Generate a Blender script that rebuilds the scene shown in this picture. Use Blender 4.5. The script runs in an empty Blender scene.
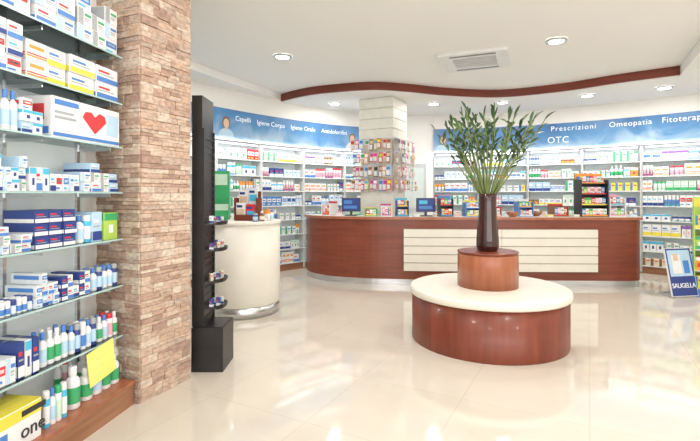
import bpy, math, random
from mathutils import Vector, Matrix
random.seed(7)
R=random.Random(11)
scene=bpy.context.scene
COL=scene.collection
try:
    scene.view_settings.view_transform='Standard'
except Exception: pass

# ---------------------------------------------------------------- materials
def mat(name,col,rough=0.5,metal=0.0,col2=None,scale=(8,8,8),nscale=1.0,detail=4,bump=0.0,emis=0,trans=0,coat=0,lo=0.35,hi=0.65,spec=0.5):
    m=bpy.data.materials.new(name); m.use_nodes=True
    nt=m.node_tree; b=nt.nodes['Principled BSDF']
    b.inputs['Roughness'].default_value=rough; b.inputs['Metallic'].default_value=metal
    b.inputs['Specular IOR Level'].default_value=spec
    if coat: b.inputs['Coat Weight'].default_value=coat; b.inputs['Coat Roughness'].default_value=0.12
    if col2 is None: col2=tuple(c*0.93 for c in col)
    tc=nt.nodes.new('ShaderNodeTexCoord'); mp=nt.nodes.new('ShaderNodeMapping'); mp.inputs['Scale'].default_value=scale
    nz=nt.nodes.new('ShaderNodeTexNoise'); nz.inputs['Scale'].default_value=nscale; nz.inputs['Detail'].default_value=detail
    cr=nt.nodes.new('ShaderNodeValToRGB')
    cr.color_ramp.elements[0].position=lo; cr.color_ramp.elements[1].position=hi
    cr.color_ramp.elements[0].color=(*col2,1); cr.color_ramp.elements[1].color=(*col,1)
    nt.links.new(tc.outputs['Object'],mp.inputs['Vector']); nt.links.new(mp.outputs[0],nz.inputs['Vector'])
    nt.links.new(nz.outputs['Fac'],cr.inputs[0]); nt.links.new(cr.outputs[0],b.inputs['Base Color'])
    if bump:
        bp=nt.nodes.new('ShaderNodeBump'); bp.inputs['Strength'].default_value=bump; bp.inputs['Distance'].default_value=0.01
        nt.links.new(nz.outputs['Fac'],bp.inputs['Height']); nt.links.new(bp.outputs[0],b.inputs['Normal'])
    if emis:
        nt.links.new(cr.outputs[0],b.inputs['Emission Color']); b.inputs['Emission Strength'].default_value=emis
    if trans: b.inputs['Transmission Weight'].default_value=trans
    return m

PALC=[(.86,.86,.86),(.78,.80,.83),(.08,.24,.62),(.03,.06,.26),(.08,.5,.75),(.05,.42,.16),(.45,.68,.12),(.85,.72,.08),(.85,.33,.05),(.68,.04,.05),
      (.85,.42,.52),(.6,.05,.3),(.25,.1,.45),(.03,.03,.035),(.4,.42,.44),(.75,.55,.4),(.5,.7,.88),(.6,.82,.65),(.25,.12,.06),(.84,.78,.62)]
PALN=['white','offwhite','blue','navy','cyan','green','lime','yellow','orange','red','pink','magenta','purple','black','grey','beige','lightblue','lightgreen','brown','cream']
PAL=[mat('print_'+n,c,0.4) for n,c in zip(PALN,PALC)]
CN={n:i for i,n in enumerate(PALN)}

M_wood=mat('cherry_wood',(.235,.052,.023),0.35,col2=(.175,.036,.016),scale=(1.2,1.2,14),nscale=1.5,detail=6,coat=.15)
M_woodv=mat('cherry_wood_vertical',(.235,.05,.023),0.38,col2=(.165,.032,.015),scale=(9,9,1),nscale=1.5,detail=6,coat=.12)
M_woodl=mat('light_cherry_wood',(.42,.145,.07),0.35,col2=(.33,.10,.045),scale=(10,10,1),nscale=1.5,detail=6,coat=.2)
M_fascia=mat('fascia_wood',(.20,.04,.02),0.4,col2=(.14,.026,.012),scale=(2,2,20))
M_cream=mat('cream_laminate',(.82,.79,.70),0.35,col2=(.79,.75,.66),scale=(4,4,4))
M_stone=mat('cream_speckled_stone',(.86,.82,.73),0.4,col2=(.76,.71,.61),scale=(60,60,60),nscale=2)
M_wall=mat('wall_paint',(.90,.89,.86),0.7,col2=(.88,.87,.84),scale=(2,2,2))
M_ceil=mat('ceiling_paint',(.92,.91,.89),0.8,col2=(.905,.895,.875),scale=(1,1,1))
M_steel=mat('brushed_steel',(.75,.76,.78),0.28,1.0,col2=(.6,.61,.63),scale=(3,3,60))
M_white=mat('white_lacquer',(.85,.85,.84),0.35)
M_black=mat('black_lacquer',(.02,.018,.02),0.35,col2=(.012,.012,.012))
M_dark=mat('dark_grey_plastic',(.06,.06,.07),0.4)
M_leaf=mat('leaf_green',(.07,.135,.045),0.45,col2=(.02,.055,.022),scale=(7,7,7))
M_leaf2=mat('leaf_light_green',(.17,.25,.08),0.45,col2=(.06,.12,.04),scale=(7,7,7))
M_stem=mat('stem_green',(.26,.32,.12),0.5,col2=(.13,.18,.06))
M_vase=mat('brown_glass',(.085,.013,.013),0.05,col2=(.03,.006,.006),trans=.3,coat=.5)
M_plinth=mat('plinth_wood',(.36,.17,.09),0.4,col2=(.26,.11,.055),scale=(2,2,20))
M_note=mat('yellow_paper',(.93,.88,.25),0.7,col2=(.9,.84,.2))
M_txtw=mat('white_lettering',(.92,.94,.97),0.5,emis=.2)
M_txtb=mat('pale_lettering',(.88,.90,.95),0.5,col2=(.86,.88,.93))
M_lamp=mat('lamp_lens',(1,.97,.9),0.4,col2=(1,.96,.9),emis=12)
M_led=mat('led_strip',(1,1,1),0.4,col2=(1,1,1),emis=2)
M_back=mat('glowing_shelf_back',(.84,.88,.88),0.5,col2=(.80,.85,.85),emis=.1)  # faint emission added so the shelves look brighter

def glassmat():
    m=bpy.data.materials.new('shelf_glass'); m.use_nodes=True; nt=m.node_tree
    nt.nodes.clear(); o=nt.nodes.new('ShaderNodeOutputMaterial'); mx=nt.nodes.new('ShaderNodeMixShader')
    t=nt.nodes.new('ShaderNodeBsdfTransparent'); t.inputs[0].default_value=(.86,.95,.93,1)
    g=nt.nodes.new('ShaderNodeBsdfGlossy'); g.inputs['Roughness'].default_value=.08; g.inputs[0].default_value=(.85,.95,.95,1)
    f=nt.nodes.new('ShaderNodeFresnel'); f.inputs[0].default_value=1.5
    nt.links.new(f.outputs[0],mx.inputs[0]); nt.links.new(t.outputs[0],mx.inputs[1]); nt.links.new(g.outputs[0],mx.inputs[2]); nt.links.new(mx.outputs[0],o.inputs[0])
    return m
M_glass=glassmat()
M_gedge=mat('glass_edge',(.50,.68,.66),0.2,col2=(.38,.56,.55),scale=(3,3,3))

def floormat():
    m=bpy.data.materials.new('polished_tile'); m.use_nodes=True; nt=m.node_tree; b=nt.nodes['Principled BSDF']
    tc=nt.nodes.new('ShaderNodeTexCoord'); mp=nt.nodes.new('ShaderNodeMapping'); mp.inputs['Rotation'].default_value=(0,0,math.radians(28))
    br=nt.nodes.new('ShaderNodeTexBrick'); br.offset=0; br.inputs['Scale'].default_value=1
    br.inputs['Brick Width'].default_value=.8; br.inputs['Row Height'].default_value=.8; br.inputs['Mortar Size'].default_value=.0022; br.inputs['Mortar Smooth'].default_value=.1
    br.inputs['Color1'].default_value=(.71,.645,.555,1); br.inputs['Color2'].default_value=(.73,.665,.575,1); br.inputs['Mortar'].default_value=(.58,.51,.43,1)
    nz=nt.nodes.new('ShaderNodeTexNoise'); nz.inputs['Scale'].default_value=3; nz.inputs['Detail'].default_value=8
    mx=nt.nodes.new('ShaderNodeMix'); mx.data_type='RGBA'; mx.blend_type='MULTIPLY'; mx.inputs['Factor'].default_value=.1
    nt.links.new(tc.outputs['Object'],mp.inputs[0]); nt.links.new(mp.outputs[0],br.inputs['Vector']); nt.links.new(mp.outputs[0],nz.inputs['Vector'])
    nt.links.new(br.outputs['Color'],mx.inputs[6]); nt.links.new(nz.outputs['Fac'],mx.inputs[7]); nt.links.new(mx.outputs[2],b.inputs['Base Color'])
    b.inputs['Roughness'].default_value=.06; b.inputs['Specular IOR Level'].default_value=.75; b.inputs['IOR'].default_value=1.52
    return m
M_floor=floormat()

def signmat():
    m=bpy.data.materials.new('blue_sign_print'); m.use_nodes=True; nt=m.node_tree; b=nt.nodes['Principled BSDF']
    tc=nt.nodes.new('ShaderNodeTexCoord'); sp=nt.nodes.new('ShaderNodeSeparateXYZ'); mr=nt.nodes.new('ShaderNodeMapRange')
    mr.inputs['From Min'].default_value=2.38; mr.inputs['From Max'].default_value=2.92
    nz=nt.nodes.new('ShaderNodeTexNoise'); nz.inputs['Scale'].default_value=1.4; nz.inputs['Detail'].default_value=4; nz.inputs['Distortion'].default_value=.9
    ad=nt.nodes.new('ShaderNodeMath'); ad.operation='MULTIPLY_ADD'; ad.inputs[1].default_value=2.2
    cr=nt.nodes.new('ShaderNodeValToRGB'); e=cr.color_ramp.elements
    e[0].position=.33; e[0].color=(.52,.68,.82,1); e[1].position=1.0; e[1].color=(.03,.12,.34,1)
    x=e.new(.60); x.color=(.10,.29,.57,1)
    nt.links.new(tc.outputs['Object'],sp.inputs[0]); nt.links.new(sp.outputs['Z'],mr.inputs['Value']); nt.links.new(tc.outputs['Object'],nz.inputs['Vector'])
    nt.links.new(nz.outputs['Fac'],ad.inputs[0]); nt.links.new(mr.outputs[0],ad.inputs[2]); 
    sb=nt.nodes.new('ShaderNodeMath'); sb.operation='MULTIPLY'; sb.inputs[1].default_value=.385
    nt.links.new(ad.outputs[0],sb.inputs[0]); nt.links.new(sb.outputs[0],cr.inputs[0]); nt.links.new(cr.outputs[0],b.inputs['Base Color'])
    b.inputs['Roughness'].default_value=.35
    return m
M_sign=signmat()

# ---------------------------------------------------------------- mesh builder
class MB:
    def __init__(s): s.v=[]; s.f=[]; s.m=[]; s.sm=[]
    def box(s,x0,x1,y0,y1,z0,z1,m=0,top=None,front=None):
        n=len(s.v)
        s.v+=[(x0,y0,z0),(x1,y0,z0),(x1,y1,z0),(x0,y1,z0),(x0,y0,z1),(x1,y0,z1),(x1,y1,z1),(x0,y1,z1)]
        fs=[(3,2,1,0),(4,5,6,7),(0,1,5,4),(1,2,6,5),(2,3,7,6),(3,0,4,7)]
        for i,f in enumerate(fs):
            s.f.append(tuple(n+k for k in f)); s.m.append(top if (i==1 and top is not None) else (front if (i==2 and front is not None) else m)); s.sm.append(False)
    def cbox(s,x0,x1,y0,y1,z0,z1,c,m=0):
        pts=[(x0+c,y0),(x1-c,y0),(x1,y0+c),(x1,y1-c),(x1-c,y1),(x0+c,y1),(x0,y1-c),(x0,y0+c)]
        s.prism(pts,z0,z1,m)
    def prism(s,pts,z0,z1,m=0,mt=None,smooth=False):
        n=len(s.v); k=len(pts)
        s.v+=[(p[0],p[1],z0) for p in pts]+[(p[0],p[1],z1) for p in pts]
        for i in range(k):
            j=(i+1)%k; s.f.append((n+i,n+j,n+k+j,n+k+i)); s.m.append(m); s.sm.append(smooth)
        s.f.append(tuple(n+k+i for i in range(k))); s.m.append(m if mt is None else mt); s.sm.append(False)
        s.f.append(tuple(n+i for i in reversed(range(k)))); s.m.append(m); s.sm.append(False)
    def lathe(s,prof,seg=24,ms=None,c=(0,0,0),sx=1,sy=1,cap=True,smooth=True):
        n=len(s.v)
        for r,z in prof:
            for i in range(seg):
                a=2*math.pi*i/seg; s.v.append((c[0]+r*math.cos(a)*sx,c[1]+r*math.sin(a)*sy,c[2]+z))
        for j in range(len(prof)-1):
            for i in range(seg):
                k=(i+1)%seg
                s.f.append((n+j*seg+i,n+j*seg+k,n+(j+1)*seg+k,n+(j+1)*seg+i)); s.m.append(ms[j] if ms else 0); s.sm.append(smooth)
        if cap:
            s.f.append(tuple(n+i for i in reversed(range(seg)))); s.m.append(ms[0] if ms else 0); s.sm.append(False)
            t=n+(len(prof)-1)*seg
            s.f.append(tuple(t+i for i in range(seg))); s.m.append(ms[-1] if ms else 0); s.sm.append(False)
    def tube(s,pts,r0,r1,seg=6,m=0):
        n=len(s.v); K=len(pts)
        for q,p in enumerate(pts):
            p=Vector(p); a=Vector(pts[max(0,q-1)]); b=Vector(pts[min(K-1,q+1)]); t=(b-a).normalized()
            u=t.cross(Vector((0.3,1,0.1))).normalized(); w=t.cross(u); r=r0+(r1-r0)*q/(K-1)
            for i in range(seg):
                an=2*math.pi*i/seg; s.v.append(tuple(p+u*r*math.cos(an)+w*r*math.sin(an)))
        for j in range(K-1):
            for i in range(seg):
                k=(i+1)%seg; s.f.append((n+j*seg+i,n+j*seg+k,n+(j+1)*seg+k,n+(j+1)*seg+i)); s.m.append(m); s.sm.append(True)
        s.f.append(tuple(n+(K-1)*seg+i for i in range(seg))); s.m.append(m); s.sm.append(False)
    def mesh(s,name,mats):
        me=bpy.data.meshes.new(name); me.from_pydata(s.v,[],s.f)
        for m in mats: me.materials.append(m)
        me.polygons.foreach_set('material_index',s.m); me.polygons.foreach_set('use_smooth',s.sm)
        me.update(); return me

def obj(name,data,parent=None,loc=(0,0,0),rz=0,label=None,cat=None,group=None,kind=None,scale=None,rot=None):
    if isinstance(data,tuple): data=data[0].mesh(name,data[1])
    o=bpy.data.objects.new(name,data); COL.objects.link(o)
    o.location=loc; o.rotation_euler=rot if rot else (0,0,rz)
    if scale: o.scale=scale
    if parent: o.parent=parent
    if label: o['label']=label
    if cat: o['category']=cat
    if group: o['group']=group
    if kind: o['kind']=kind
    return o
def empty(name,loc=(0,0,0),rz=0,**k):
    o=obj(name,None,loc=loc,rz=rz,**k); o.empty_display_size=.1; return o

def textmesh(body,size,m,ext=.002,align='CENTER',spacing=1.0,name='lettering',bold=0):
    cu=bpy.data.curves.new('t','FONT'); cu.body=body; cu.size=size; cu.extrude=ext; cu.align_x=align; cu.align_y='CENTER'; cu.space_character=spacing; cu.resolution_u=3; cu.offset=bold
    o=bpy.data.objects.new('t',cu); COL.objects.link(o)
    dg=bpy.context.evaluated_depsgraph_get(); dg.update()
    me=bpy.data.meshes.new_from_object(o.evaluated_get(dg)); me.name=name
    bpy.data.objects.remove(o); me.materials.clear(); me.materials.append(m)
    return me

def catmull(P,n=8):
    out=[]; P=[Vector((p[0],p[1])) for p in P]
    for i in range(len(P)-1):
        p0=P[max(0,i-1)];p1=P[i];p2=P[i+1];p3=P[min(len(P)-1,i+2)]
        for k in range(n):
            t=k/n
            out.append(0.5*((2*p1)+(-p0+p2)*t+(2*p0-5*p1+4*p2-p3)*t*t+(-p0+3*p1-3*p2+p3)*t**3))
    out.append(P[-1]); return out
def offset(P,d):
    out=[]
    for i,p in enumerate(P):
        a=P[max(0,i-1)]; b=P[min(len(P)-1,i+1)]; t=(b-a).normalized(); out.append(p+Vector((t.y,-t.x))*d)
    return out

# ---------------------------------------------------------------- camera
F=450.0; H=1.45; HV=195
cam=bpy.data.cameras.new('camera'); cam.sensor_width=36; cam.lens=F/700*36; cam.shift_y=-(220.5-HV)/700; cam.clip_end=100
co=bpy.data.objects.new('camera',cam); COL.objects.link(co); co.location=(0,0,H); co.rotation_euler=(math.radians(90),0,0); scene.camera=co

# ---------------------------------------------------------------- room shell
LP=[(-3.3,4.9),(-3.1,5.8),(-2.72,6.65),(-2.2,7.45),(-1.6,8.2),(-0.9,8.9),(-0.1,9.5),(0.75,9.85)]
RP=[(1.85,9.98),(2.8,9.8),(3.72,9.42),(4.6,8.93),(5.4,8.35),(6.1,7.68),(6.65,6.95)]
front=[Vector(p) for p in [(-3.35,4.0)]+LP+RP+[(7.0,6.1)]]
back=offset(front,-.36)
ZC=3.35; ZL=3.2
mb=MB(); mb.box(-4.2,8.2,-3.2,11,-.1,0); obj('floor',(mb,[M_floor]),kind='structure')
mb=MB(); mb.box(-4.2,8.2,-3.2,11,ZC,ZC+.1); obj('ceiling',(mb,[M_ceil]),kind='structure')
def wallcurve(name,a,b,z0,z1,m):
    mb=MB(); mb.prism([*a,*reversed(b)],z0,z1,0); return obj(name,(mb,[m]),kind='structure')
wallcurve('wall_back',back,offset(back,-.12),0,ZC,M_wall)
mb=MB(); mb.box(-3.83,-3.71,-3,4.02,0,ZC); obj('wall_left',(mb,[M_wall]),kind='structure')
mb=MB(); mb.box(7.37,7.49,-3,6.15,0,ZC); obj('wall_right',(mb,[M_wall]),kind='structure')
mb=MB(); mb.box(-3.83,-2.6,-3.12,-3,0,ZC); mb.box(6.4,7.49,-3.12,-3,0,ZC); mb.box(-2.6,6.4,-3.12,-3,2.9,ZC)
for x in (-.4,1.8,4.1): mb.box(x-.04,x+.04,-3.1,-3.02,0,2.9)
obj('wall_front',(mb,[M_wall]),kind='structure')
dx,dy=.161,.987
nO=Vector((-1.867,1.3)); nt_=Vector((dx,dy)); nn=Vector((dy,-dx)); nang=math.atan2(dy,dx)
def nloc(x,y,z=0):
    p=nO+nt_*x-nn*y; return (p.x,p.y,z)
mb=MB(); mb.box(-4.2,2.0,.31,.41,0,ZC); obj('wall_shelving',(mb,[M_wall]),loc=(nO.x,nO.y,0),rz=nang,kind='structure')
Lc=catmull([(-3.35,4.0)]+LP,6); Rc=catmull(RP+[(7.0,6.1)],6)
wallcurve('trim_1',offset(Lc,.030),offset(Lc,-.07),2.9,ZC,M_wall); wallcurve('trim_2',offset(Rc,.030),offset(Rc,-.07),2.9,ZC,M_wall)
wallcurve('trim_3',[Vector(LP[-1]),Vector(RP[0])],[Vector((.75,9.97)),Vector((1.85,10.1))],2.3,ZC,M_wall)
fc=[(-1.33,8.56),(-1.0,8.2),(-.52,7.86),(.34,7.58),(1.0,7.72),(1.7,8.0),(2.71,8.14),(3.6,7.7),(4.24,7.1),(4.86,6.63)]
fcs=catmull(fc,8)
poly=list(fcs)+[Vector((4.2,5.35)),Vector((3.8,4.2)),Vector((7.4,4.2)),Vector((7.0,6.1))]+[Vector(p) for p in reversed(RP)]+[Vector(p) for p in reversed(LP[-3:])]
mb=MB(); mb.prism(poly,ZL,ZC-.001); obj('trim_4',(mb,[M_ceil]),kind='structure')
mb=MB(); mb.prism([*offset(fcs,.035),*reversed(offset(fcs,.003))],ZL+.015,ZC-.002); obj('trim_5',(mb,[M_fascia]),kind='structure',)
sc_=catmull([(-2.9,4.3),(-2.62,5.3),(-2.3,6.2),(-1.92,7.1),(-1.55,7.85),(-1.30,8.5)],8)
mb=MB(); mb.prism([*sc_,*reversed([p for p in Lc if p.y<8.75])],ZL+.03,ZC-.001); obj('trim_6',(mb,[M_ceil]),kind='structure')
mb=MB(); mb.box(0,1.09,.0,.03,0,2.3); mb.box(.16,.93,-.02,0,0,2.14,1)
mb.box(.22,.87,-.025,-.02,1.15,2.05,2); mb.box(.22,.87,-.025,-.02,.12,1.05,2)
obj('door_1',(mb,[M_wall,mat('door_grey',(.55,.58,.58),.4),mat('door_glass',(.68,.76,.74),.15)]),loc=(.76,9.86,0),rz=math.atan2(.13,1.1),kind='structure')

# ---------------------------------------------------------------- sign bands
def sign(pts,label,texts,pics):
    pts=catmull(pts,6)
    P=offset(pts,.045); mb=MB(); Q=offset(pts,.032)
    mb.prism([*P,*reversed(Q)],2.4,2.9)
    e=empty('sign_band',loc=(0,0,0),label=label,cat='sign')
    obj('panel',(mb,[M_sign]),parent=e)
    mb2=MB(); mb2.prism([*offset(pts,.052),*reversed(Q)],2.38,2.4); obj('edge_trim',(mb2,[M_steel]),parent=e)
    cum=[0]
    for a,b in zip(P[:-1],P[1:]): cum.append(cum[-1]+(b-a).length)
    def ats(u):
        k=(u-350)/F
        for i,(a,b) in enumerate(zip(P[:-1],P[1:])):
            ta=(b-a); den=ta.x-k*ta.y
            s=(k*a.y-a.x)/den
            if -1e-6<=s<=1: return cum[i]+s*ta.length
    def pos(s):
        for i in range(len(P)-1):
            if s<=cum[i+1] or i==len(P)-2:
                t=(P[i+1]-P[i]).normalized(); return P[i]+t*(s-cum[i]),t,Vector((t.y,-t.x))
    for body,u,z,size,sp in texts:
        s0=ats(u); me=textmesh(body,size,M_txtw,spacing=sp)
        for v in me.vertices:
            p,t,n=pos(s0+v.co.x); p=p+n*(.004+v.co.z); v.co=Vector((p.x,p.y,z+v.co.y))
        obj('lettering',me,parent=e)
    for u,sc,c,h in pics:
        p,t,n=pos(ats(u)); p=p+n*.006; an=math.atan2(t.y,t.x)
        mb=MB(); 
        def poly2(pts2,m,yy): 
            k=len(mb.v); mb.v+=[(x*sc,yy,z*sc) for x,z in pts2]; mb.f.append(tuple(range(k,k+len(pts2)))); mb.m.append(m); mb.sm.append(False)
        poly2([(-.2,0),(.2,0),(.18,.1),(.12,.16),(.05,.19),(-.05,.19),(-.12,.16),(-.18,.1)],c,0)
        poly2([(.095*math.cos(a),.31+.12*math.sin(a)) for a in [i*math.pi/8 for i in range(16)]],h,-.001)
        poly2([(.07*math.cos(a),.29+.095*math.sin(a)) for a in [i*math.pi/8 for i in range(16)]],15,-.002)
        poly2([(-.03,.16),(.03,.16),(.03,.24),(-.03,.24)],15,-.0025)
        obj('printed_portrait',(mb,PAL),parent=e,loc=(p.x,p.y,2.405),rz=an,label='printed portrait of a smiling person')
sign(LP,'long curved blue header sign with white category lettering over wall shelves',
     [('Capelli',243,2.76,.12,1.0),('Igiene Corpo',271,2.75,.12,1.0),('Igiene Orale',303,2.75,.12,1.0),('Antidolorifici',334,2.75,.12,1.0)],[(226,.85,16,18),(352,.8,1,18)])
sign(RP,'curved blue header sign with white category lettering over dispensary shelves',
     [('Prescrizioni',573,2.79,.14,1.2),('OTC',558,2.56,.18,1.1),('Omeopatia',630,2.79,.14,1.1),('Fitoterapia',685,2.79,.14,1.1)],[(443,.85,16,18)])

# ---------------------------------------------------------------- product prototypes (unit size)
def carton(base,c1,c2,style):
    mb=MB(); mb.cbox(-.5,.5,0,1,0,1,.015,base)
    e=.012
    def pf(x0,x1,z0,z1,m):
        mb.box(x0,x1,-e,0,z0,z1,m)
    def ps(x,s,y0,y1,z0,z1,m):
        mb.box(min(x,x+s*e),max(x,x+s*e),y0,y1,z0,z1,m)
    if style==0:
        pf(-.48,.48,.04,.34,c1); 
        for x,s in ((-.5,-1),(.5,1)): ps(x,s,.03,.97,.04,.34,c1)
        pf(-.4,.1,.62,.74,c2); pf(-.4,.3,.48,.53,14)
    elif style==1:
        pf(-.48,-.15,.03,.97,c1); pf(-.05,.4,.6,.75,c2); pf(-.05,.3,.42,.48,14); pf(-.05,.25,.3,.35,14)
        ps(-.5,-1,.03,.97,.03,.97,c1); ps(.5,1,.2,.8,.5,.7,c1)
    elif style==2:
        pf(-.48,.48,.72,.97,c1); pf(-.15,.15,.25,.55,c2); 
        for x,s in ((-.5,-1),(.5,1)): ps(x,s,.03,.97,.72,.97,c1); ps(x,s,.3,.7,.3,.5,c2)
    elif style==3:
        pf(-.42,.42,.42,.78,c1); pf(-.3,.3,.53,.67,base); pf(-.42,.1,.14,.24,c2)
        for x,s in ((-.5,-1),(.5,1)): ps(x,s,.1,.9,.42,.78,c1)
    elif style==4:
        pf(-.48,.48,.12,.2,c1); pf(-.48,.48,.26,.32,c2); pf(-.35,.35,.58,.76,c1); 
        for x,s in ((-.5,-1),(.5,1)): ps(x,s,.03,.97,.12,.2,c1); ps(x,s,.03,.97,.26,.32,c2)
    mb.box(-.46,.46,.46,.5,1,1.008,14)
    return mb
CART=[('white','blue','red',0),('white','green','blue',1),('white','cyan','navy',2),('white','red','blue',3),('white','orange','red',4),('lightblue','navy','white',0),
 ('white','magenta','pink',0),('cream','brown','red',1),('white','lightblue','blue',1),('offwhite','green','lime',4),('blue','white','yellow',3),('navy','white','red',0),
 ('lime','green','white',2),('yellow','blue','red',1),('pink','white','magenta',3),('white','purple','pink',2),('lightgreen','green','white',0),('red','white','yellow',3),
 ('white','navy','cyan',0),('white','yellow','blue',0),('white','grey','green',1),('orange','white','red',2),('offwhite','blue','cyan',3),('white','lightgreen','green',2)]
cart_mb=[carton(CN[a],CN[b],CN[c],s) for a,b,c,s in CART]
def bottle_mb(body,cap,lab,shape):
    mb=MB(); b=CN[body];c=CN[cap];l=CN[lab]
    if shape==0: mb.lathe([(.42,0),(.5,.03),(.5,.15),(.505,.15),(.505,.5),(.5,.5),(.5,.62),(.4,.7),(.2,.76),(.2,.8),(.28,.8),(.28,.98),(.22,1)],12,[b,b,b,l,b,b,b,b,b,c,c,c])
    if shape==1: mb.lathe([(.46,0),(.5,.02),(.5,.12),(.507,.12),(.507,.6),(.5,.6),(.5,.78),(.46,.8),(.46,.97),(.4,1)],12,[b,b,b,l,b,b,c,c,c])
    if shape==2: mb.lathe([(.3,0),(.34,.2),(.36,.2),(.42,.6),(.4,.6),(.5,.95),(.5,1)],12,[c,c,l,l,b,b],sy=.6)
    if shape==3: mb.lathe([(.48,0),(.5,.05),(.5,.2),(.505,.2),(.505,.6),(.5,.6),(.52,.65),(.52,.97),(.46,1)],12,[b,b,b,l,b,c,c,c])
    return mb
BOT=[('white','blue','lightblue',0),('white','white','green',0),('brown','white','cream',0),('cyan','white','white',1),('white','red','pink',1),('white','green','lightgreen',1),
 ('pink','white','white',0),('navy','grey','lightblue',1),('white','cyan','blue',2),('orange','white','white',2),('white','magenta','pink',2),('white','white','blue',3),('lightblue','navy','white',3),('cream','brown','orange',3)]
bot_mb=[bottle_mb(*b) for b in BOT]
KN={0:'bottle',1:'spray_can',2:'tube',3:'jar'}
cart_me=[m.mesh('medicine_box',PAL) for m in cart_mb]
bot_me=[m.mesh('bottle',PAL) for m in bot_mb]
for me,b in zip(bot_me,BOT): me.name=KN[b[3]]
def clab(i):
    a,b,c,s=CART[i]; return f'{a} cardboard medicine carton with {b} and {c} print'
def blab(i):
    a,b,c,s=BOT[i]; return f'{a} {KN[s].replace("_"," ")} with {b} cap and {c} label'

# ---------------------------------------------------------------- wall shelf bays
LEV=[.15,.42,.70,.98,1.25,1.53,1.80,2.08]
place=[]
def bay(p0,p1,levels,bias=None):
    p0=Vector(p0);p1=Vector(p1);t=(p1-p0); L=t.length; t.normalize(); n=Vector((t.y,-t.x)); rz=math.atan2(t.y,t.x)
    e=empty('wall_shelf_unit',loc=(p0.x,p0.y,0),rz=rz,label='tall white wall shelving bay with glass shelves full of pharmacy products',cat='shelf',group='wall shelving bays')
    g=.006
    mb=MB(); mb.box(g-.02,L-g+.02,.29,.31,0.02,2.36); obj('back_panel',(mb,[M_back]),parent=e)
    for x in (g,L-g-.008):
        mb=MB(); mb.box(x,x+.008,.03,.29,0.02,2.36); mb.box(x-.001,x+.009,.012,.03,0.02,2.36); obj('upright',(mb,[M_white]),parent=e)
    mb=MB(); mb.box(g,L-g,.03,.29,0,.12); obj('plinth',(mb,[M_plinth]),parent=e)
    for z in LEV:
        mb=MB(); mb.box(g+.009,L-g-.009,.02,.289,z-.016,z-.004,0); mb.box(g+.009,L-g-.009,.010,.02,z-.018,z-.002,1); obj('shelf',(mb,[M_gedge,M_white]),parent=e)
    mb=MB(); mb.box(g+.05,L-g-.05,.06,.10,2.335,2.355,0); obj('light_strip',(mb,[M_led]),parent=e)
    for li in levels:
        z=LEV[li]-.0035; x=g+.014; end=L-g-.012
        while x<end-.05:
            r=R.random()
            if r<.6:
                k='b'; i=R.randrange(len(CART)) if (bias is None or R.random()<.55) else R.choice(bias); w=R.uniform(.06,.14); h=R.uniform(.12,.22); d=R.uniform(.06,.12)
            else:
                k='t'; i=R.randrange(len(BOT)); s=BOT[i][3]; w=R.uniform(.05,.07); h=R.uniform(.16,.22)
                if s==3: w=R.uniform(.06,.09); h=R.uniform(.08,.11)
                d=w
            for q in range(R.choice((2,2,3,3,4))):
                if x+w>end: x=end; break
                yo=R.uniform(.026,.045); 
                lx=x+w/2; ly=yo if k=='b' else yo+w/2
                p=p0+t*lx-n*ly
                place.append((k,i,(p.x,p.y,z),rz,(w,d,h))); x+=w*1.03+R.uniform(.002,.005)
            x+=R.uniform(.0,.012)
WH=[0,1,2,3,8,18,20,22,23,4,19]
up=[3,4,5,6,7]; al=list(range(8))
lv=[[],[],[],[0,1,2,3,4,5,6,7],al,up,up]
for i in range(len(LP)-1): bay(LP[i],LP[i+1],lv[i],bias=WH)
lv=[up,up,up,up,al,al]
for i in range(len(RP)-1): bay(RP[i],RP[i+1],lv[i],bias=WH)
place.sort(key=lambda q:q[2][0]**2+q[2][1]**2)
cnt={}; rest={}
for k,i,loc,rz,sc in place:
    kn='medicine_box' if k=='b' else KN[BOT[i][3]]
    cnt[kn]=cnt.get(kn,0)+1
    me=(cart_me if k=='b' else bot_me)[i]
    if cnt[kn]<=(95 if kn=='medicine_box' else 200):
        obj(kn,me,loc=loc,rz=rz,scale=sc,label=clab(i) if k=='b' else blab(i),cat='box' if k=='b' else kn.replace('_',' '),group='products on the wall shelves')
    else: rest.setdefault(kn,[]).append((k,i,loc,rz,sc))
for kn,ls in rest.items():
    mb=MB()
    for k,i,loc,rz,sc in ls:
        src=(cart_mb if k=='b' else bot_mb)[i]; n=len(mb.v); M=Matrix.Translation(loc)@Matrix.Rotation(rz,4,'Z')@Matrix.Diagonal((*sc,1))
        mb.v+=[tuple(M@Vector(v)) for v in src.v]; mb.f+=[tuple(n+a for a in f) for f in src.f]; mb.m+=src.m; mb.sm+=src.sm
    obj(kn,(mb,PAL),label='many more distant pharmacy packages on the wall shelves',cat='box',kind='stuff')

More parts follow.
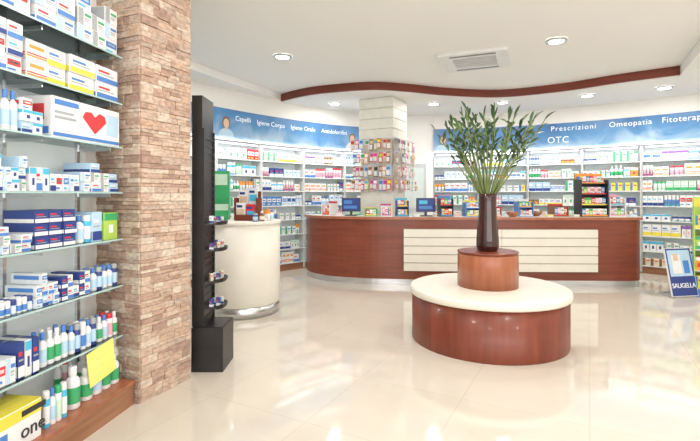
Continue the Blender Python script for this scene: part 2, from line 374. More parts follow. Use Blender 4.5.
# ---------------------------------------------------------------- near glass shelving
NL=1.835
e=empty('glass_shelving_unit',loc=(nO.x,nO.y,0),rz=nang,label='wall-mounted glass shelving with wooden plinth crowded with pharmacy products',cat='shelf')
NZ=[2.40,2.08,1.78,1.47,1.15,.83,.485]
for z in NZ:
    mb=MB(); mb.box(-.3,NL,.006,.285,z-.010,z,0); mb.box(-.3,NL,0,.006,z-.010,z,1); obj('glass_shelf',(mb,[M_glass,M_gedge]),parent=e)
mb=MB(); mb.box(-.3,NL+.02,-.07,.285,0.0,.15,0); mb.box(-.3,NL+.02,-.085,.285,.15,.17,1); obj('plinth',(mb,[M_plinth,M_woodl]),parent=e)
mb=MB(); mb.box(-.3,NL,.29,.308,.17,3.2); obj('back_panel',(mb,[M_back]),parent=e)
for x in (-.2,.65,1.2,1.75):
    mb=MB(); mb.box(x-.012,x+.012,.27,.29,.17,3.2)
    for z in NZ: 
        mb.box(x-.004,x+.004,.03,.27,z-.035,z-.0105); 
    obj('bracket_rail',(mb,[M_steel]),parent=e)
def S(u,y=0):
    k=(u-350)/F; o=nO-nn*y
    return (k*o.y-o.x)/(dx-k*dy)
def nbox(u0,u1,z,h,i,n=1,stack=1,d=.2,y=.02,fill=.94,kn='medicine_box'):
    s0,s1=S(u0,y),S(u1,y); w=(s1-s0)/n
    for q in range(n):
        st=stack if isinstance(stack,int) else stack[q%len(stack)]
        for k in range(st):
            j=i if isinstance(i,int) else i[(q+(k if st>2 else 0))%len(i)]
            sx=s0+w*(q+.5)
            obj(kn,cart_me[j],loc=nloc(sx,y+R.uniform(0,.015),z+.001+k*(h*1.009+.001)),rz=nang,scale=(w*fill,d,h),
                label=clab(j),cat='box',group='products on the glass shelving')
def bparts(i):
    b,c,l,s=BOT[i]; B=CN[b];C=CN[c];Lb=CN[l]; m1=MB();m2=MB();m3=MB()
    if s==0:
        m1.lathe([(.42,0),(.5,.03),(.5,.62),(.46,.68),(.36,.73),(.2,.77),(.2,.80)],20,[B]*6); m2.lathe([(.27,.79),(.28,.8),(.28,.97),(.24,1)],20,[C]*3); m3.lathe([(.506,.14),(.506,.52)],20,[Lb],cap=False)
    elif s==1:
        m1.lathe([(.46,0),(.5,.02),(.5,.76),(.44,.79)],20,[B]*3); m2.lathe([(.46,.79),(.46,.97),(.4,1)],20,[C]*2); m3.lathe([(.507,.12),(.507,.6)],20,[Lb],cap=False)
    elif s==2:
        m1.lathe([(.36,.2),(.42,.6),(.5,.95),(.5,1)],20,[B]*3,sy=.6); m2.lathe([(.3,0),(.34,.2)],20,[C],sy=.6); m3.lathe([(.38,.3),(.45,.7)],20,[Lb],sy=.62,cap=False)
    else:
        m1.lathe([(.48,0),(.5,.05),(.5,.62)],20,[B]*2); m2.lathe([(.52,.63),(.52,.97),(.46,1)],20,[C]*2); m3.lathe([(.507,.12),(.507,.52)],20,[Lb],cap=False)
    return [('body',m1.mesh('body',PAL)),('cap',m2.mesh('cap',PAL)),('paper_label',m3.mesh('paper_label',PAL))]
BP={}
def nbot(u0,u1,z,h,i,n=1,rows=1,y=.04,w=None):
    s0,s1=S(u0,y),S(u1,y); pw=(s1-s0)/n; w=min(pw*.92,w or h*.5)
    for q in range(n):
        for r in range(rows):
            j=i if isinstance(i,int) else i[q%len(i)]
            if j not in BP: BP[j]=bparts(j)
            kn=KN[BOT[j][3]]; ww=w*(.95 if BOT[j][3]==3 else 1)
            o=empty(kn,loc=nloc(s0+pw*(q+.5),y+w/2+r*(w*1.05+.006),z+.001),rz=nang,label=blab(j),cat=kn.replace('_',' '),group='products on the glass shelving'); o.scale=(ww,ww,h)
            for nm,me in BP[j]: obj(nm,me,parent=o)
z=NZ
nbox(-14,34,z[0],.17,3); nbox(36,76,z[0],.09,[0,8],n=2,stack=3); nbox(78,119,z[0],.10,[8,20,22],n=3,stack=[3,2,3])
nbox(-10,24,z[1],.085,[0,3,18],n=2,stack=3); nbox(27,68,z[1],.10,[4,19],n=2,stack=2); nbox(70,119,z[1],.105,[19,0],n=2,stack=2)
nbot(4,20,z[2],.21,0,n=2); nbox(23,44,z[2],.06,[5,2,3],n=2,stack=[3,2])
s0,s1=S(49,.03),S(119,.03); w=(s1-s0)*.97
o=empty('first_aid_box',loc=nloc((s0+s1)/2,.02,z[2]+.001),rz=nang,label='wide white first aid kit box with a red heart',cat='box')
mb=MB(); mb.cbox(-w/2,w/2,0,.22,0,.235,.004,0); mb.box(-w/2+.01,w/2-.01,-.002,0,.01,.03,2); mb.box(-w/2+.02,-w/2+.2,-.002,0,.19,.22,2); mb.box(-w/2+.02,-w/2+.16,-.002,0,.14,.155,14); mb.box(-w/2+.02,-w/2+.18,-.002,0,.11,.125,14)
mb.box(w/2-.13,w/2-.02,-.002,0,.06,.2,16); mb.box(-w/2-.002,-w/2,.02,.2,.02,.06,2); mb.box(-w/2-.002,-w/2,.05,.17,.10,.19,9); obj('carton',(mb,PAL),parent=o)
hp=[(0,-.085),(-.13,.03),(-.10,.075),(-.04,.08),(0,.045),(.05,.085),(.11,.07),(.125,.02)]; hp.reverse(); K=len(hp)
mb=MB(); mb.v=[(x*.8+.05,-.004,zz*.8+.125) for x,zz in hp]+[(x*.8+.05,0,zz*.8+.125) for x,zz in hp]; mb.f=[tuple(reversed(range(K)))]+[(k,(k+1)%K,K+(k+1)%K,K+k) for k in range(K)]; mb.m=[9]*(K+1); mb.sm=[False]*(K+1)
obj('heart_emblem',(mb,PAL),parent=o)
nbox(-14,28,z[3],.06,[20,18,8,2],n=5,stack=[2,3,2]); nbox(30,50,z[3],.13,[2,0],n=3); nbox(51,80,z[3],.10,[18,3,22,8],n=5); nbox(82,119,z[3],.06,[8,0,20,5],n=4,stack=[2,3,2])
nbox(-14,33,z[4],.045,[5,8,20,0],n=4,stack=[2,3,1,2]); nbox(36,77,z[4],.07,[11,11],n=3,stack=3); nbot(79,93,z[4],.17,[0,3],n=2,rows=2); nbox(94,104,z[4],.19,5); nbox(105,119,z[4],.18,12)
nbot(-12,34,z[5],.075,[11,12,11],n=8,rows=3,w=.07); nbox(37,60,z[5],.06,[22,5,0],n=4,stack=[2,3,2]); nbox(62,92,z[5],.07,[11,0,18],n=5,stack=[2,2,1]); nbot(93,119,z[5],.145,[0,7,0],n=5,rows=2,w=.06)
nbox(-12,18,z[6],.13,[8,3],n=3); nbox(20,40,z[6],.19,[11,2],n=3); nbot(42,70,z[6],.19,[0,1,1],n=4,rows=2); nbot(71,98,z[6],.17,[0,7,11],n=5,rows=2,w=.06); nbot(99,119,z[6],.16,[1,0,4],n=4,rows=2,w=.055)
nbot(46,69,.17,.2,[3,0,5],n=4,y=-.02); nbot(73,84,.17,.25,[1,1],n=1,y=-.01,w=.10); nbot(86,122,.17,.2,[1,0,1,1],n=4,y=.0,w=.085); nbot(84,122,.17,.265,[1,0,1],n=4,y=.095,w=.085); nbot(58,76,.17,.26,[1,4],n=3,y=.18,w=.07)
s0,s1=S(-20),S(38)
o=empty('product_box',loc=nloc((s0+s1)/2,-.04,.171),rz=nang+.02,label='large white and yellow carton with black lettering',cat='box')
w=(s1-s0)*.9; mb=MB(); mb.cbox(-w/2,w/2,0,.2,0,.20,.003,0); mb.box(-w/2+.003,w/2-.003,-.002,0,.135,.195,7); mb.box(-w/2,w/2,.0,.2,.2001,.2025,7); mb.box(w/2,w/2+.002,.01,.19,.12,.195,7); mb.box(-w/2-.002,-w/2,.01,.19,.12,.195,7); mb.box(.02,.17,-.0025,-.002,.15,.18,13); mb.box(-.2,-.06,-.0025,0,.03,.11,2)
obj('carton',(mb,PAL),parent=o)
obj('lettering',textmesh('one',.10,PAL[13]),parent=o,loc=(.09,-.003,.07),rot=(math.pi/2,0,0))
mb=MB(); mb.box(-.12,.12,-.002,0,-.18,.04)
for k in range(3): mb.box(-.09,.05-.03*k,-.0024,-.002,-.03-.05*k,-.033-.05*k,1)
obj('paper_note',(mb,[M_note,mat('note_ink',(.70,.66,.2),.7)]),loc=nloc(S(99)-.0,-.012,.445),rot=(0,math.radians(-8),nang),label='yellow paper note taped to the glass shelf edge',cat='note')

# ---------------------------------------------------------------- stone pillar
pc=Vector((-1.46,3.13)); pa=Vector((.19,.43)).normalized(); pang=math.atan2(pa.y,pa.x)
M_st=[mat('stone_%d'%i,c,.9,col2=tuple(v*.66 for v in c),scale=(30,30,60),bump=.7,detail=6) for i,c in enumerate([(.64,.45,.335),(.56,.38,.285),(.72,.55,.43),(.48,.32,.245),(.66,.48,.37),(.58,.44,.35),(.75,.62,.50)])]
M_gap=mat('stone_gap',(.16,.10,.075),.9)
mb=MB(); LA,LB=.47,.62
mb.box(.012,LA-.012,.012,LB-.012,0,ZC,7)
zz=0
RS=random.Random(3)
def stones(length,fn,z0,z1):
    x=0
    while x<length-.001:
        w=RS.uniform(.06,.2)
        if length-x-w<.05: w=length-x
        pr=RS.uniform(0,.014); hh=z1-z0
        if hh>.045 and RS.random()<.35:
            zm=z0+hh*RS.uniform(.4,.6); fn(x+.001,x+w-.001,z0+.0012,zm-.001,pr,RS.randrange(7)); fn(x+.001,x+w-.001,zm+.001,z1-.0012,RS.uniform(0,.014),RS.randrange(7))
        else: fn(x+.001,x+w-.001,z0+.0012,z1-.0012,pr,RS.randrange(7))
        x+=w
while zz<ZC-.001:
    h=RS.choice((.025,.035,.045,.055,.06)); 
    if ZC-zz-h<.03: h=ZC-zz
    stones(LA,lambda a,b,c,d,p,m:mb.box(a,b,-.004-p,.012,c,d,m),zz,zz+h)
    stones(LB,lambda a,b,c,d,p,m:mb.box(-.004-p,.012,a,b,c,d,m),zz,zz+h)
    stones(LB,lambda a,b,c,d,p,m:mb.box(LA-.012,LA+.004+p,a,b,c,d,m),zz,zz+h)
    zz+=h
obj('stone_pillar',(mb,M_st+[M_gap]),loc=(pc.x,pc.y,0),rz=pang,label='square pillar clad in rough brown split-face stone strips',cat='pillar')

# ---------------------------------------------------------------- black display stand
e=empty('display_stand',loc=(-1.30,3.68,0),label='tall black display stand with small side shelves of cosmetics',cat='display stand')
mb=MB(); mb.cbox(0,.26,0,.34,0,.36,.006); mb.box(.01,.25,.01,.33,.36,.365); obj('base',(mb,[M_black]),parent=e)
mb=MB(); mb.box(0,.085,.02,.32,.366,2.27); mb.box(.085,.1,.02,.04,.366,2.0); mb.box(.085,.1,.30,.32,.366,2.0)
for k in range(26): mb.box(.085,.094,.04,.30,.42+k*.06,.43+k*.06)
obj('back_panel',(mb,[M_black]),parent=e)
for z in (.50,.72,.98,1.2):
    mb=MB(); pts=[(.1,.04),(.20,.05),(.232,.1),(.24,.17),(.232,.24),(.20,.29),(.1,.30)]
    mb.prism(pts,z,z+.012); mb.prism([(x*1.02,y) for x,y in pts[1:-1]]+[(x-.01,y) for x,y in reversed(pts[1:-1])],z+.012,z+.03)
    obj('shelf',(mb,[M_black]),parent=e)
    for q,(x,y) in enumerate(((.14,.09),(.185,.13),(.15,.17),(.19,.21))):
        i=R.choice((11,7,18,3)); obj('carton_pack',cart_me[i],loc=(-1.30+x,3.68+y-.012,z+.013),scale=(.032,.025,R.uniform(.05,.075)),label=clab(i),cat='box',group='cosmetics on the black stand')

# ---------------------------------------------------------------- round white counter
cx,cy=-1.36,5.66
e=empty('service_desk',loc=(cx,cy,0),label='round cream service desk with steel base band',cat='desk')
mb=MB(); mb.lathe([(.465,0),(.465,.13)],64); obj('kickplate',(mb,[M_steel]),parent=e)
mb=MB(); mb.lathe([(.465,.131),(.475,.14),(.475,1.09)],64); obj('body',(mb,[M_cream]),parent=e)
mb=MB(); mb.lathe([(.478,1.091),(.487,1.10),(.487,1.125),(.478,1.135)],64); obj('worktop',(mb,[M_stone]),parent=e)
zt=1.136
mb=MB(); mb.box(-.1,.1,0,.1,0,.62,5); mb.box(-.1,.1,-.06,0,0,.12,5); mb.box(-.1,.1,-.06,-.05,.12,.2,17); mb.box(-.08,.08,-.003,0,.44,.58,17); mb.box(-.08,.08,-.003,0,.26,.38,5)
obj('cardboard_display',(mb,PAL),loc=(-1.64,5.72,zt),rz=.1,label='green cardboard counter display with a tall backing card',cat='display')
e=empty('brochure_rack',loc=(-1.28,5.5,zt),rz=-.2,label='clear and wood brochure rack filled with white leaflets',cat='rack')
mb=MB(); mb.box(-.15,.15,.0,.16,0,.02); mb.box(-.15,-.14,0,.16,.02,.28); mb.box(.14,.15,0,.16,.02,.28); mb.box(-.14,.14,.15,.16,.02,.36); mb.box(-.14,.14,.0,.01,.02,.07); mb.box(-.14,.14,.07,.08,.02,.17); obj('rack_body',(mb,[M_fascia]),parent=e)
for k,(x,y,h,c) in enumerate(((-.07,.02,.22,0),(.06,.025,.2,9),(-.065,.09,.38,0),(.06,.095,.40,1))):
    mb=MB(); mb.box(x-.06,x+.06,y,y+.012,0.021,h,0,front=c); mb.box(x-.05,x+.02,y-.001,y,h-.06,h-.03,3); mb.box(x-.05,x+.05,y-.001,y,h-.16,h-.08,(15,4)[k%2]); obj('leaflet',(mb,PAL),parent=e)
for k,(x,y,i,h) in enumerate(((-1.06,5.42,2,.12),(-1.0,5.5,9,.14),(-1.12,5.32,7,.1),(-.98,5.62,0,.13))):
    obj(KN[BOT[i][3]],bot_me[i],loc=(x,y,zt),scale=(.06,.06,h),label=blab(i),cat='bottle',group='bottles on the service desk')

# ---------------------------------------------------------------- main counter
cf=catmull([(-.80,8.25),(-.66,7.85),(-.30,7.50),(.25,7.30),(.9,7.2),(1.6,7.15),(2.6,7.1),(3.6,7.08),(4.36,7.06),(4.58,7.12),(4.66,7.3)],6)
def cpoly(off):
    f=offset(cf,off); b=[Vector((-.42,8.42)),Vector((-.25,8.1)),Vector((.1,7.84)),Vector((.5,7.72)),Vector((1.0,7.66)),Vector((1.8,7.64)),Vector((2.8,7.62)),Vector((4.3,7.62)),Vector((4.64,7.58))]
    return [*f,*reversed(b)]
e=empty('reception_counter',loc=(1.9,7.4,0),label='long curved cherry wood pharmacy counter with cream slatted front panel',cat='counter')
def sub(P): return [Vector((p.x-1.9,p.y-7.4)) for p in P]
mb=MB(); mb.prism(sub(cpoly(-.02)),0,.10); obj('kickplate',(mb,[M_steel]),parent=e)
mb=MB(); mb.prism(sub(cpoly(0)),.101,1.055)
obj('body',(mb,[M_wood]),parent=e)
def fy(x):
    for a,b in zip(cf[:-1],cf[1:]):
        if a.x<=x<=b.x: return a.y+(b.y-a.y)*(x-a.x)/(b.x-a.x)
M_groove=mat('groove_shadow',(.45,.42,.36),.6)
def panel(xa,xb):
    n=10; P=[Vector((xa+(xb-xa)*i/n,fy(xa+(xb-xa)*i/n))) for i in range(n+1)]
    mb=MB(); mb.prism(sub([*offset(P,.03),*reversed(offset(P,.002))]),.24,.91,1)
    nb=5; hh=.67/nb
    for k in range(nb):
        z0=.24+k*hh+.006; mb.prism(sub([*offset(P,.055),*reversed(offset(P,.03))]),z0,z0+hh-.012,0)
    obj('front_panel',(mb,[M_cream,M_groove]),parent=e,label='cream slatted front panel')
panel(.86,2.38); panel(2.385,3.87)
mb=MB(); mb.prism(cpoly(.035),1.056,1.10,0,mt=1); obj('counter_worktop',(mb,[M_woodl,M_cream]),label='long curved counter top with cream surface and wood edge',cat='counter top')
ct=1.101
def monitor(x,y,rz,scr,label):
    e=empty('computer_monitor',loc=(x,y,ct),rz=rz,label=label,cat='monitor',group='monitors on the counter')
    mb=MB(); mb.cbox(-.1,.1,-.08,.08,0,.015,.02); mb.box(-.02,.02,-.01,.02,.015,.12); obj('stand',(mb,[M_dark]),parent=e)
    mb=MB(); mb.cbox(-.16,.16,-.02,.015,.07,.30,.006); mb.box(-.1,.1,.015,.04,.12,.26); obj('housing',(mb,[M_dark]),parent=e)
    mb=MB(); mb.box(-.145,.145,-.023,-.0205,.085,.285,3); mb.box(-.12,.02,-.0245,-.023,.2,.26,scr); mb.box(-.12,.1,-.0245,-.023,.12,.17,2); obj('screen',(mb,PAL),parent=e)
monitor(.02,7.60,-.2,2,'dark computer monitor showing a blue window'); monitor(1.25,7.42,.1,4,'dark computer monitor showing a cyan window')
def cdisp(x,y,w,h,body,items,rz=0,tiers=3,label='tiered counter display with small cartons',d=.24):
    e=empty('counter_display',loc=(x,y,ct),rz=rz,label=label,cat='display')
    mb=MB(); mb.box(-w/2,w/2,d-.02,d,0,h,body); mb.box(-w/2,-w/2+.012,0,d-.02,0,h*.85,body); mb.box(w/2-.012,w/2,0,d-.02,0,h*.85,body)
    for k in range(tiers):
        z=k*h/tiers; mb.box(-w/2+.012,w/2-.012,.0+.03*k,d-.02,z,z+.012,body); mb.box(-w/2+.012,w/2-.012,.0+.03*k,.008+.03*k,z+.012,z+.03,items[k%len(items)])
    obj('frame',(mb,PAL),parent=e)
    mb=MB(); mb.box(-w/2,w/2,d-.025,d-.02,h*.86,h,items[0]); obj('header_card',(mb,PAL),parent=e)
    n=max(2,int(w/.06))
    for k in range(tiers):
        z=k*h/tiers+.013
        for q in range(n):
            i=R.choice((10,13,17,14,21,4,9,3,6,12))
            lx=-w/2+.02+(w-.04)*(q+.5)/n; ly=.03*k+.015; c,s=math.cos(rz),math.sin(rz)
            obj('medicine_box',cart_me[i],loc=(x+lx*c-ly*s,y+lx*s+ly*c,ct+z),rz=rz,scale=((w-.04)/n*.9,.09,min(.15,h/tiers*.66)),label=clab(i),cat='box',group='cartons in the counter displays')
cdisp(3.92,7.2,.44,.70,13,[8,7,9],label='tall black tiered counter display with colourful cartons',tiers=4)
cdisp(4.3,7.22,.26,.36,1,[10,4],tiers=2,label='white counter display with pink and cyan trim')
cdisp(1.56,7.26,.22,.34,13,[2,9],tiers=2,label='black counter display with blue and red trim'); cdisp(3.42,7.28,.24,.2,18,[9,7],tiers=1,label='brown counter tray of small cartons'); cdisp(2.86,7.3,.24,.28,2,[0,8],tiers=2,label='blue counter display of small cartons')
cdisp(-.42,7.72,.18,.24,0,[9,2],rz=-.6,tiers=1,label='white counter tray beside a monitor'); cdisp(.60,7.38,.18,.2,0,[11,5],tiers=1,label='white counter tray with magenta trim'); cdisp(.86,7.34,.2,.3,3,[4,7],tiers=2,label='navy counter display with cyan trim'); cdisp(.35,7.42,.2,.14,5,[7,0],tiers=1,label='green counter tray with yellow trim'); cdisp(2.36,7.3,.2,.18,9,[0,7],tiers=1,label='red counter tray of small cartons')
cdisp(2.0,7.3,.24,.26,2,[7,0],tiers=2,label='blue counter display behind the plant')
for x,c in ((3.62,19),(3.2,7),(4.54,16),(1.06,0),(-.22,10)):
    mb=MB(); 
    for k in range(6): mb.box(-.045+.002*k,.045+.002*k,-.065+.003*(k%2),.065+.003*(k%2),k*.006,k*.006+.0055,c if k%2 else 0)
    obj('leaflet_stack',(mb,PAL),loc=(x,7.26 if x>3.1 else (7.24 if x>0 else 7.6),ct),rz=.1,label='small stack of printed leaflets on the counter',cat='leaflets',group='leaflet stacks on the counter')
for x in (2.6,3.08):
    mb=MB(); mb.lathe([(.05,0),(.05,.012),(.085,.04),(.10,.08),(.092,.08),(.075,.045),(.03,.02)],24); obj('bowl',(mb,[M_woodl]),loc=(x,7.2 if x<3 else 7.44,ct),label='small brown wooden bowl on the counter',cat='bowl',group='bowls on the counter')

# ---------------------------------------------------------------- central column
M_col=mat('column_cream',(.82,.80,.72),.5)
cr=math.radians(-28); ccx,ccy=.62,8.38
e=empty('column',loc=(ccx,ccy,0),rz=cr,label='square cream column with grooved upper cladding',cat='column')
a=.31
mb=MB(); mb.box(-a,a,-a,a,0,2.45); obj('shaft',(mb,[M_col]),parent=e)
mb=MB()
for k in range(4): mb.cbox(-a-.03,a+.03,-a-.03,a+.03,2.451+k*.187,2.451+k*.187+.172,.01); 
mb.box(-a-.01,a+.01,-a-.01,a+.01,2.451,3.198); obj('cladding',(mb,[M_col]),parent=e)
def cl(x,y,z): c,s=math.cos(cr),math.sin(cr); return (ccx+x*c-y*s,ccy+x*s+y*c,z)
e2=empty('hanging_rack',loc=(ccx,ccy,0),rz=cr,label='wire rack on the column hung with blister packs',cat='rack')
ZR=(1.74,1.98,2.22,2.46)
for sd in (0,1):
    mb=MB()
    lo,hi=((-.45,.34) if sd==0 else (-.34,.62))
    for z in ZR:
        if sd==0: mb.box(lo,hi,-.36,-.35,z-.006,z+.006)
        else: mb.box(.35,.36,lo,hi,z-.006,z+.006)
    for q in range(6):
        x=lo+.01+q*(hi-lo-.02)/5
        if sd==0: mb.box(x-.004,x+.004,-.35,-.342,1.5,2.48)
        else: mb.box(.342,.35,x-.004,x+.004,1.5,2.48)
    obj('wire_grid',(mb,[M_steel]),parent=e2)
bl=[]
for c1,c2 in ((10,0),(0,9),(7,4),(16,2),(11,0),(19,15),(8,0),(14,13),(0,5),(15,18),(9,7),(10,11),(18,15),(15,9)):
    mb=MB(); mb.cbox(-.5,.5,0,.02,0,1,.01,c1); mb.box(-.4,.4,-.01,0,.62,.9,c2); mb.box(-.3,.3,-.35,0,.12,.52,0 if c1 else 15); mb.box(-.5,.5,-.006,0,.05,.1,c2)
    bl.append((mb.mesh('blister_pack',PAL),PALN[c1],PALN[c2]))
for sd in (0,1):
  for zi,zr in enumerate(ZR):
    lo,hi=((-.45,.34) if sd==0 else (-.34,.62)); n=9
    for q in range(n):
        me,n1,n2=R.choice(bl); x=lo+(hi-lo)*(q+.5)/n; h=R.uniform(.17,.22); po=R.choice((.38,.40,.43,.46))
        loc=cl(x,-po,zr-.015-h) if sd==0 else cl(po,x,zr-.015-h)
        obj('blister_pack',me,loc=loc,rz=cr if sd==0 else cr+math.pi/2,scale=(.08,.08,h),label=f'{n1} hanging blister pack with {n2} print',cat='package',group='blister packs on the column rack')

# ---------------------------------------------------------------- round bench
bx,by=1.40,4.58; SZ=.53
e=empty('round_bench',loc=(bx,by,0),label='large round bench with cherry wood base and cream stone seat',cat='bench')
mb=MB(); mb.lathe([(.757,0),(.76,.01),(.76,.453)],96); obj('base',(mb,[M_woodv]),parent=e)
mb=MB(); mb.lathe([(.762,.454),(.772,.456),(.781,.465),(.784,.48),(.783,.508),(.776,.523),(.756,SZ)],96); obj('seat',(mb,[M_stone]),parent=e)
e=empty('planter_drum',loc=(bx,by,SZ+.001),label='round light cherry wood plinth standing on the bench',cat='planter')
mb=MB(); mb.lathe([(.298,0),(.298,.315),(.285,.335)],64); obj('drum_body',(mb,[M_woodl]),parent=e)
mb=MB(); mb.lathe([(.28,.3355),(.292,.336),(.301,.342),(.301,.350),(.292,.354)],64); obj('rim',(mb,[M_woodv]),parent=e)
vz=SZ+.001+.355
mb=MB(); mb.lathe([(.085,0),(.104,.01),(.112,.05),(.111,.12),(.103,.22),(.092,.33),(.085,.43),(.087,.52),(.094,.575),(.087,.575),(.080,.52),(.078,.43),(.085,.33),(.095,.22),(.102,.12),(.07,.03)],48)
obj('vase',(mb,[M_vase]),loc=(bx,by,vz),label='tall dark red-brown tapered glass vase on the wooden plinth',cat='vase')
RP2=random.Random(5)
e=empty('leafy_plant',loc=(bx,by,vz+.05),label='spreading bunch of green leafy stems arranged in a vase',cat='plant')
ms=MB(); ml=MB()
for k in range(36):
    ang=2*math.pi*(k*.381966)%(2*math.pi); sp=math.sqrt((k+.5)/36); top=RP2.uniform(1.15,1.48)*(1-.13*sp)
    R1=.565*sp*RP2.uniform(.85,1.1); pts=[]
    N=14; d=Vector((math.cos(ang),math.sin(ang),0))
    for i in range(N+1):
        t=i/N; z=t*top
        if z<.5: r=.06*sp*(.5+z)
        else: 
            q=(z-.5)/(top-.5); r=.06*sp+ (R1-.06*sp)*(q**.9)
        w=.02*math.sin(t*7+k)*t
        pts.append((d.x*r-d.y*w,d.y*r+d.x*w,z))
    ms.tube(pts,.0105,.0045)
    nl=RP2.randint(8,11)
    for j in range(nl):
        t=.73+.27*(j/(nl-1)); fi=t*N; i0=min(N-1,int(fi)); f=fi-i0; p=Vector(pts[i0]).lerp(Vector(pts[i0+1]),f)
        tg=(Vector(pts[i0+1])-Vector(pts[i0])).normalized(); a2=RP2.uniform(0,6.28)
        sd=Vector((math.cos(a2),math.sin(a2),RP2.uniform(-.1,.25)))
        dr=(tg*RP2.uniform(.55,1.2)+sd*RP2.uniform(.5,.95)).normalized() if j<nl-2 else (tg+sd*.25).normalized()
        Lf=RP2.uniform(.10,.175); wd=RP2.uniform(.012,.018); sv=dr.cross(Vector((RP2.uniform(-1,1),RP2.uniform(-1,1),1))).normalized(); up_=sv.cross(dr)
        m=0 if RP2.random()<.75 else 1; nb=len(ml.v); S_=6
        for q in range(S_+1):
            tt=q/S_; c=p+dr*Lf*tt-Vector((0,0,1))*Lf*.28*tt*tt; ww=wd*math.sin(math.pi*min(1,tt*.93+.07))**.8 if tt<1 else .0005
            ml.v+=[tuple(c-sv*ww+up_*ww*.3),tuple(c),tuple(c+sv*ww+up_*ww*.3)]
        for q in range(S_):
            b0=nb+q*3
            for s_ in (0,1): ml.f.append((b0+s_,b0+s_+1,b0+s_+4,b0+s_+3)); ml.m.append(m); ml.sm.append(True)
obj('stems',(ms,[M_stem]),parent=e); obj('foliage',(ml,[M_leaf,M_leaf2]),parent=e)

# ---------------------------------------------------------------- floor displays at right end
e=empty('poster_stand',loc=(4.74,6.35,0),rz=.2,label='small slanted dark blue advertising board with pale lettering',cat='sign')
mb=MB(); mb.box(-.22,.22,0,.02,.0,.68,0); mb.box(-.212,.212,-.002,0,.008,.672,3); mb.box(-.19,.19,-.003,-.002,.28,.65,16); mb.box(-.13,.02,-.004,-.002,.32,.58,0); mb.box(.05,.15,-.004,-.002,.32,.5,2); mb.box(-.10,-.02,-.005,-.002,.5,.6,15)
obj('board',(mb,PAL),parent=e,loc=(0,0,.02),rot=(math.radians(-12),0,0))
obj('lettering',textmesh('SAUGELLA',.092,M_txtb,spacing=.9,bold=.0008),parent=e,loc=(0,.027,.165),rot=(math.radians(78)*0+math.radians(90-12+24),0,0) if False else (math.radians(78),0,0))
mb=MB(); mb.box(-.17,-.15,.0,.26,0,.02,14); mb.box(.15,.17,.0,.26,0,.02,14); mb.box(-.01,.01,.14,.26,.02,.03,14); mb.box(-.17,.17,.24,.26,0.02,.04,14); obj('foot',(mb,PAL),parent=e)
fr=-.6; fx,fy_=4.93,6.45
e=empty('floor_display',loc=(fx,fy_,0),rz=fr,label='cardboard floor display with yellow and green product trays',cat='display')
mb=MB(); mb.box(-.0,.5,.36,.38,0,1.42,6); mb.box(0,.015,0,.36,0,1.3,6); mb.box(-.001,0,.02,.34,.1,.6,4); mb.box(.485,.5,0,.36,0,1.3,6); mb.box(.015,.485,0,.36,0,.1,2)
for k,z in enumerate((.36,.66,.96)): mb.box(.015,.485,0,.36,z,z+.012,0); mb.box(.015,.485,0,.01,z+.012,z+.06,(8,5,7)[k])
mb.box(.02,.48,.352,.36,1.27,1.4,7); obj('frame',(mb,PAL),parent=e)
for z,i in ((.101,13),(.373,21),(.673,12),(.973,13)):
    for q in range(5):
        lx=.06+.095*q; ly=.03; c,s=math.cos(fr),math.sin(fr)
        obj('medicine_box',cart_me[i],loc=(fx+lx*c-ly*s,fy_+lx*s+ly*c,z+.001),rz=fr,scale=(.085,.2,.19),label=clab(i),cat='box',group='cartons in the floor display')

# ---------------------------------------------------------------- ceiling fittings
e=empty('air_conditioner',loc=(1.75,6.3,ZC-.001),rz=math.radians(-22),label='recessed ceiling air conditioning cassette with white louvres',cat='air conditioner')
mb=MB(); mb.box(-.45,.45,-.42,-.24,-.04,0); mb.box(-.45,.45,.24,.42,-.04,0); mb.box(-.45,-.29,-.24,.24,-.04,0); mb.box(.29,.45,-.24,.24,-.04,0); obj('frame',(mb,[mat('cassette_white',(.84,.84,.83),.4)]),parent=e)
mb=MB(); mb.box(-.29,.29,-.24,.24,-.012,0,1)
for k in range(6): y=-.2+k*.08; mb.box(-.29,.29,y-.02,y+.02,-.036,-.022,0)
obj('grille',(mb,[mat('grille_white',(.74,.74,.74),.5),M_dark]),parent=e)
for y in (-.33,.33):
    mb=MB(); mb.box(-.3,.3,y-.025,y+.025,-.044,-.04); obj('air_flap',(mb,[mat('flap_grey',(.22,.22,.22),.5)]),parent=e)

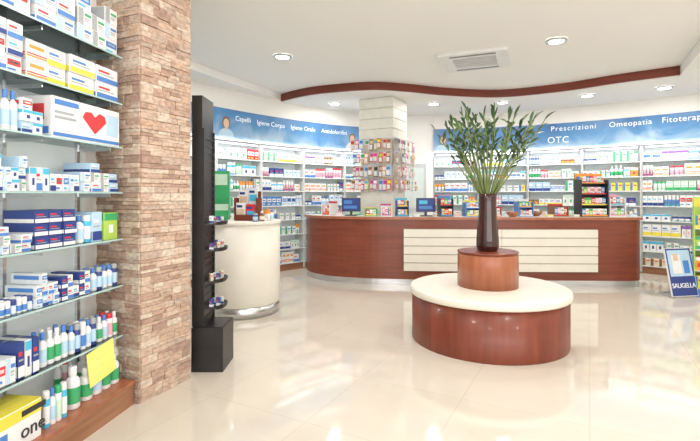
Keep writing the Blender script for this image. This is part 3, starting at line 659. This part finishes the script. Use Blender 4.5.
def down(x,y,z,P=20.5):
    e=empty('recessed_downlight',loc=(x,y,z),label='round recessed ceiling downlight, switched on',cat='ceiling light',group='ceiling downlights')
    mb=MB(); mb.lathe([(.092,-.022),(.125,-.018),(.13,-.001)],32,cap=False); obj('ring',(mb,[M_steel]),parent=e)
    mb=MB(); mb.lathe([(.091,-.018),(.091,-.002)],32); obj('lens',(mb,[M_lamp]),parent=e)
    l=bpy.data.lights.new('downlight_lamp','AREA'); l.shape='DISK'; l.size=.17; l.energy=P; l.color=(1,.965,.915)
    o=bpy.data.objects.new('downlight_lamp',l); COL.objects.link(o); o.parent=e; o.location=(0,0,-.024)
for x,y in ((-.92,6.15),(2.53,5.52),(.6,4.0),(-.6,2.0),(2.0,2.2),(3.4,3.4),(.3,.3),(3.2,.6),(-2.2,5.2)): down(x,y,ZC-.001)
for x,y in ((-.29,8.56),(1.6,8.6),(2.87,8.45),(4.15,7.87),(5.1,7.3),(5.6,5.4)): down(x,y,ZL-.001,14)
def strip(p0,p1):
    p0=Vector(p0);p1=Vector(p1); t=p1-p0; n=Vector((t.y,-t.x)).normalized(); m=(p0+p1)/2+n*.22
    l=bpy.data.lights.new('shelf_fill_light','AREA'); l.shape='RECTANGLE'; l.size=t.length*.98; l.size_y=.24; l.energy=3.8; l.color=(.95,.97,1)  # added panel before each bay, widened to soften its floor reflection
    o=bpy.data.objects.new('shelf_fill_light',l); COL.objects.link(o); o.location=(m.x,m.y,2.37); o.rotation_euler=(math.radians(25),0,math.atan2(t.y,t.x))
for P in (LP[1:],RP):
    for a_,b_ in zip(P[:-1],P[1:]): strip(a_,b_)
l=bpy.data.lights.new('unseen_fill_light','AREA'); l.shape='RECTANGLE'; l.size=8; l.size_y=2.6; l.energy=200; l.color=(1,.985,.96)  # fill lamp added behind the camera, no window known there
o=bpy.data.objects.new('unseen_fill_light',l); COL.objects.link(o); o.location=(1.9,-2.9,1.6); o.rotation_euler=(math.radians(95),0,0)

w=bpy.data.worlds.new('world'); scene.world=w; w.use_nodes=True
bg=w.node_tree.nodes['Background']; bg.inputs[0].default_value=(1,.98,.96,1); bg.inputs[1].default_value=.9
